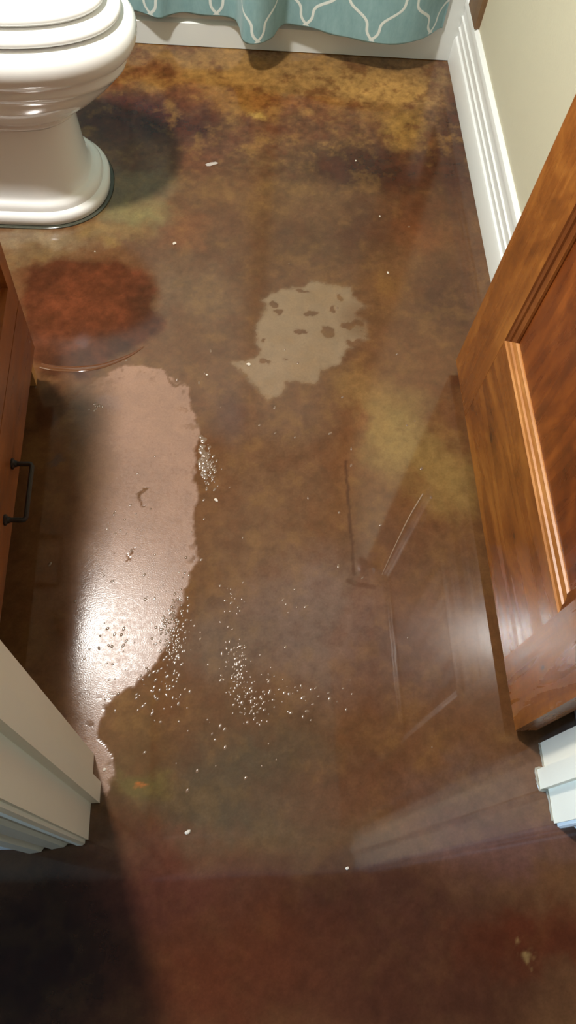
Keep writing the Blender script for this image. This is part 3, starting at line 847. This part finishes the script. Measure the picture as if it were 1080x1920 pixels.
# ------------------------------------------------------------------ shower curtain
def curtain():
    HZ = 0.095
    pts = [(-0.62, 2.020), (-0.50, 1.985), (-0.40, 2.020), (-0.30, 2.000), (-0.235, 2.026), (-0.201, 2.024), (-0.146, 2.004), (-0.114, 2.018), (-0.067, 2.030), (-0.006, 2.024), (0.045, 2.018),
           (0.060, 1.985), (0.068, 1.938), (0.088, 1.922), (0.115, 1.926), (0.142, 1.952), (0.165, 1.998), (0.192, 2.012), (0.253, 1.994), (0.320, 1.973),
           (0.402, 1.954), (0.486, 1.958), (0.547, 1.997), (0.582, 2.026), (0.592, 2.030)]
    P = [Vector((a, b, 0)) for a, b in pts]
    # Catmull-Rom
    out = []
    for i in range(len(P) - 1):
        p0, p1, p2, p3 = P[max(i - 1, 0)], P[i], P[i + 1], P[min(i + 2, len(P) - 1)]
        for k in range(8):
            t = k / 8
            out.append(0.5 * ((2 * p1) + (-p0 + p2) * t + (2 * p0 - 5 * p1 + 4 * p2 - p3) * t * t + (-p0 + 3 * p1 - 3 * p2 + p3) * t ** 3))
    out.append(P[-1])
    s = [0.0]
    for a, b in zip(out, out[1:]): s.append(s[-1] + (b - a).length)
    ir = min(range(len(out)), key=lambda i: abs(out[i].x - 0.105))
    s0 = s[ir]
    zs = [HZ - 0.0, HZ + 0.004, HZ + 0.02, HZ + 0.04, HZ + 0.07] + [HZ + 0.07 + (1.93 - HZ - 0.07) * k / 22 for k in range(1, 23)]
    bm = bmesh.new()
    uvl = bm.loops.layers.uv.new('cloth')
    V = {}; T = 0.0014
    rod_y = 2.0
    nrm = []
    for i in range(len(out)):
        d = (out[min(i + 1, len(out) - 1)] - out[max(i - 1, 0)]).normalized()
        nrm.append(Vector((d.y, -d.x, 0)))
    for side in (0, 1):
        for i, p in enumerate(out):
            for j, z in enumerate(zs):
                f = max(0.0, (z - HZ) / (1.93 - HZ))
                y = p.y + (rod_y - p.y) * f * 0.35 + 0.002 * math.sin(p.x * 55 + z * 3)
                q = Vector((p.x, y, z)) + nrm[i] * (T if side else 0)
                if j == 0: q.z += 0.0015 * math.sin(s[i] * 70)
                V[side, i, j] = bm.verts.new(q)
    nI, nJ = len(out), len(zs)
    def quad(keys):
        f = bm.faces.new([V[k] for k in keys])
        for lp, k in zip(f.loops, keys):
            lp[uvl].uv = (s[k[1]] - s0, zs[k[2]])
    for i in range(nI - 1):
        for j in range(nJ - 1):
            quad([(1, i, j), (1, i + 1, j), (1, i + 1, j + 1), (1, i, j + 1)])
            quad([(0, i, j), (0, i, j + 1), (0, i + 1, j + 1), (0, i + 1, j)])
        quad([(0, i, 0), (0, i + 1, 0), (1, i + 1, 0), (1, i, 0)])
    for j in range(nJ - 1):
        quad([(0, 0, j), (1, 0, j), (1, 0, j + 1), (0, 0, j + 1)])
        quad([(0, nI - 1, j), (0, nI - 1, j + 1), (1, nI - 1, j + 1), (1, nI - 1, j)])
    m = NT('teal_trellis_cloth')
    uv = m.n('ShaderNodeUVMap', uv_map='cloth')
    sp = m.n('ShaderNodeSeparateXYZ'); m.l(uv.outputs[0], sp.inputs[0])
    PER, HH, Z0 = 0.172, 0.125, 0.103
    w = m.math('PINGPONG', m.math('DIVIDE', sp.outputs[0], PER), 0.5)
    t = m.math('PINGPONG', m.math('DIVIDE', m.math('SUBTRACT', sp.outputs[1], Z0), HH), 1.0)
    tp = m.math('MULTIPLY', t, 2 * math.pi)
    st = m.math('ADD', m.math('SUBTRACT', t, m.math('MULTIPLY', m.math('SINE', tp), 0.4 / (2 * math.pi))), m.math('MULTIPLY', m.math('SINE', m.math('MULTIPLY', tp, 2.0)), 0.9 / (4 * math.pi)))
    sl = m.math('ADD', m.math('SUBTRACT', 1.0, m.math('MULTIPLY', m.math('COSINE', tp), 0.4)), m.math('MULTIPLY', m.math('COSINE', m.math('MULTIPLY', tp, 2.0)), 0.9))
    d = m.math('MULTIPLY', m.math('ABSOLUTE', m.math('SUBTRACT', w, m.math('MULTIPLY', st, 0.5))), PER)
    k = m.math('MULTIPLY', sl, PER / 2 / HH)
    d = m.math('DIVIDE', d, m.math('SQRT', m.math('ADD', 1.0, m.math('MULTIPLY', k, k))))
    line = m.math('MULTIPLY', m.rng(d, 0.0028, 0.0040, 1.0, 0.0), m.math('GREATER_THAN', sp.outputs[1], Z0 - 0.004))
    n1 = m.noise(m.coord((1, 1, 0.35)), 60, 4, 0.7); weave = m.noise(m.coord((1, 1, 1)), 900, 2)
    base = m.mix(n1, lin((104, 142, 148)), lin((148, 184, 188)))
    m.set(Base_Color=m.mix(line, base, lin((216, 224, 220))), Roughness=0.85)
    m.b.inputs['Sheen Weight'].default_value = 0.15
    m.l(m.bump(m.math('ADD', m.math('MULTIPLY', line, 0.6), m.math('MULTIPLY', weave, 0.4)), 0.4, 0.001), m.b.inputs['Normal'])
    o = done(bm, 'shower_curtain', m.m, None, smooth=True)
    return tag(o, 'teal shower curtain with white trellis pattern hanging over the tub front', 'curtain')
curtain()
bm = bmesh.new()
tube(bm, [(XL + 0.001, 2.0, 1.96), (-0.2, 2.0, 1.96), (0.3, 2.0, 1.96), (XR - 0.001, 2.0, 1.96)], 0.0125, 14)
rod = done(bm, 'curtain_rod', MAT['bronze'], None, smooth=True)
tag(rod, 'dark bronze rod carrying the teal shower curtain', 'curtain rod')

# ------------------------------------------------------------------ marks standing proud of the floor (parts of the floor)
def ridge(pts, widths, height, n_side=6):
    """low rounded bead along floor points"""
    bm = bmesh.new()
    P = [Vector((a, b, 0)) for a, b in pts]
    rings = []
    for i, p in enumerate(P):
        d = (P[min(i + 1, len(P) - 1)] - P[max(i - 1, 0)]).normalized()
        nn = Vector((d.y, -d.x, 0))
        wd = widths[i]
        hh = height[i] if isinstance(height, (list, tuple)) else height
        rings.append([bm.verts.new(p + nn * wd * math.cos(math.pi * k / n_side) + Vector((0, 0, 0.0003 + hh * math.sin(math.pi * k / n_side)))) for k in range(n_side + 1)])
    for a, b in zip(rings, rings[1:]):
        for k in range(n_side):
            bm.faces.new((a[k], a[k + 1], b[k + 1], b[k]))
    return bm

def smooth_path(px_pts, n=6, jit=0.0):
    P = [Vector((*px(*p), 0)) for p in px_pts]
    out = []
    for i in range(len(P) - 1):
        p0, p1, p2, p3 = P[max(i - 1, 0)], P[i], P[i + 1], P[min(i + 2, len(P) - 1)]
        for k in range(n):
            t = k / n
            q = 0.5 * ((2 * p1) + (-p0 + p2) * t + (2 * p0 - 5 * p1 + 4 * p2 - p3) * t * t + (-p0 + 3 * p1 - 3 * p2 + p3) * t ** 3)
            out.append((q.x + random.uniform(-jit, jit), q.y + random.uniform(-jit, jit)))
    out.append((P[-1].x, P[-1].y))
    return out

# glossy bead of coating along the foot of the right jamb and stop
jp = [(OPR - 0.001, YD1), (OPR - 0.001, 0.200), (OPR - 0.001, SY1 + 0.003), (OPR - ST - 0.001, SY1 + 0.002), (OPR - ST - 0.002, 0.162), (OPR - ST - 0.001, SY0 - 0.001),
      (OPR - 0.002, SY0 - 0.002), (OPR - 0.001, 0.120), (OPR - 0.001, YD0 - 0.002)]
jq = []
for (ax, ay), (bx, by) in zip(jp, jp[1:]):
    for k in range(5):
        jq.append((ax + (bx - ax) * k / 5, ay + (by - ay) * k / 5))
bm = ridge(jq, [random.uniform(0.0016, 0.0034) for _ in jq], [random.uniform(0.001, 0.003) for _ in jq], 8)
o = done(bm, 'sealant_bead', MAT['sealant_pale'], fr, smooth=True); o['label'] = 'pale glossy bead of coating at the jamb foot'
# thin pale scratch
pts = smooth_path([(793, 926), (768, 968), (740, 1025), (716, 1078)])
bm = ridge(pts, [0.0011 * (1 - i / len(pts)) ** 0.7 + 0.0003 for i in range(len(pts))], 0.0007)
o = done(bm, 'scratch', MAT['scratch'], FLOOR, smooth=True); o['label'] = 'thin pale scratch in the coating'
# lip of the pooled coat below the rust area
pts = smooth_path([(76, 686), (105, 691), (150, 692), (195, 685), (240, 668), (270, 650)])
bm = ridge(pts, [0.007] * 12 + [0.007 * (1 - k / (len(pts) - 12)) + 0.0008 for k in range(len(pts) - 12)], [0.0016 * (1 - 0.6 * i / len(pts)) for i in range(len(pts))], 10)
o = done(bm, 'coating_lip', MAT['lip'], FLOOR, smooth=True); o['label'] = 'raised glossy lip of pooled clear coat'

# blisters in the clear coat: far too many to count
def blisters():
    rng = random.Random(5)
    cl = [((325, 1195), 26, 52, 150), ((335, 1150), 30, 60, 40), ((300, 1290), 45, 45, 50), ((440, 1240), 22, 60, 55), ((455, 1290), 22, 45, 60),
          ((480, 1330), 20, 30, 25), ((520, 1290), 40, 40, 25), ((380, 862), 5, 30, -46), ((389, 870), 10, 36, 60), ((398, 885), 12, 30, 20), ((430, 1120), 30, 40, 18), ((600, 1310), 50, 30, 18),
          ((540, 1140), 30, 30, 6), ((540, 900), 380, 420, 60), ((400, 1350), 160, 120, 40), ((180, 760), 16, 8, 14), ((215, 1200), 40, 60, 20), ((250, 1000), 60, 120, 25)]
    bm = bmesh.new()
    for (cx, cy), sx, sy, n in cl:
        for _ in range(abs(n)):
            gx, gy = rng.gauss(cx, sx * 0.6), rng.gauss(cy, sy * 0.6)
            if gx < 60 or gx > 830 or gy < 260 or gy > 1600: continue
            x, y = px(gx, gy)
            r = rng.uniform(0.0010, 0.0027); el = rng.uniform(1.0, 2.0); an = rng.gauss(1.1, 0.35)
            if n < 0: r *= 2.2; an = rng.uniform(0, 3.1); el = rng.uniform(1.0, 1.5)
            hgt = r * rng.uniform(0.16, 0.34)
            ca, sa = math.cos(an), math.sin(an)
            rings = []
            for lv, (rr, zz) in enumerate(((1.0, 0.0), (0.8, 0.45), (0.45, 0.85))):
                rings.append([bm.verts.new((x + r * rr * (el * math.cos(t) * ca - math.sin(t) * sa), y + r * rr * (el * math.cos(t) * sa + math.sin(t) * ca), 0.0002 + hgt * zz))
                              for t in [2 * math.pi * k / 8 for k in range(8)]])
            top = bm.verts.new((x, y, 0.0002 + hgt))
            for a, b in zip(rings, rings[1:]):
                for k in range(8): bm.faces.new((a[k], a[(k + 1) % 8], b[(k + 1) % 8], b[k]))
            for k in range(8): bm.faces.new((rings[-1][k], rings[-1][(k + 1) % 8], top))
    o = done(bm, 'coating_blisters', MAT['clear'], FLOOR, smooth=True)
    o['kind'] = 'stuff'; o['label'] = 'tiny glossy blisters in the clear coat'
blisters()

# ------------------------------------------------------------------ loose crumbs
def crumb(name, at, size, mat, label, cat, group=None, seed=0, rot=0.0, flat=0.35, elong=1.0):
    rng = random.Random(seed)
    bm = bmesh.new()
    bmesh.ops.create_icosphere(bm, subdivisions=2, radius=1.0)
    x, y = px(*at)
    for v in bm.verts:
        k = 1 + rng.uniform(-0.22, 0.22)
        a = Vector((v.co.x * size * elong * k, v.co.y * size * k, max(v.co.z, -0.6) * size * flat * k + size * flat * 0.6))
        v.co = Vector((a.x * math.cos(rot) - a.y * math.sin(rot), a.x * math.sin(rot) + a.y * math.cos(rot), max(a.z, 0.0)))
    o = done(bm, name, mat)
    o.location = (x, y, 0.0006)
    return tag(o, label, cat, group)
crumb('plaster_flake', (396, 308), 0.006, MAT['chipgrey'], 'long grey plaster flake on the brown floor right of the toilet', 'flake', seed=1, rot=0.35, elong=2.6, flat=0.12)
CR = [((327, 457), 0.0042, 1.5, 'white crumb on the floor between the toilet foot and the rust stain'),
      ((712, 406), 0.0024, 1.3, 'white crumb in the dark stain nearest the fluted baseboard'),
      ((667, 302), 0.0026, 1.2, 'white crumb farthest back, below the tan stain at the tub'),
      ((727, 512), 0.0028, 1.5, 'white crumb just beyond the upper right of the pale scuffed patch'),
      ((178, 472), 0.0018, 1.2, 'tiny white crumb on the olive band in front of the toilet'),
      ((405, 938), 0.0032, 1.8, 'white crumb just right of the milky film'),
      ((388, 703), 0.0026, 1.3, 'white crumb left of the tail of the pale scuffed patch'),
      ((466, 684), 0.0042, 1.4, 'white crumb lying on the tail of the pale scuffed patch'),
      ((651, 1628), 0.0030, 1.2, 'white crumb on the maroon floor at the doorway'),
      ((352, 1560), 0.0034, 1.8, 'pale crumb beside the left door jamb on the greenish floor'),
      ((196, 1443), 0.0030, 1.1, 'white crumb against the foot of the left door stop')]
for i, (at, sz, el, lb) in enumerate(CR):
    crumb('paint_crumb', at, sz * 0.8, MAT['chip'], lb, 'crumb', 'paint crumbs scattered over the floor', seed=10 + i, rot=0.9 + 0.3 * i, elong=el, flat=0.5)
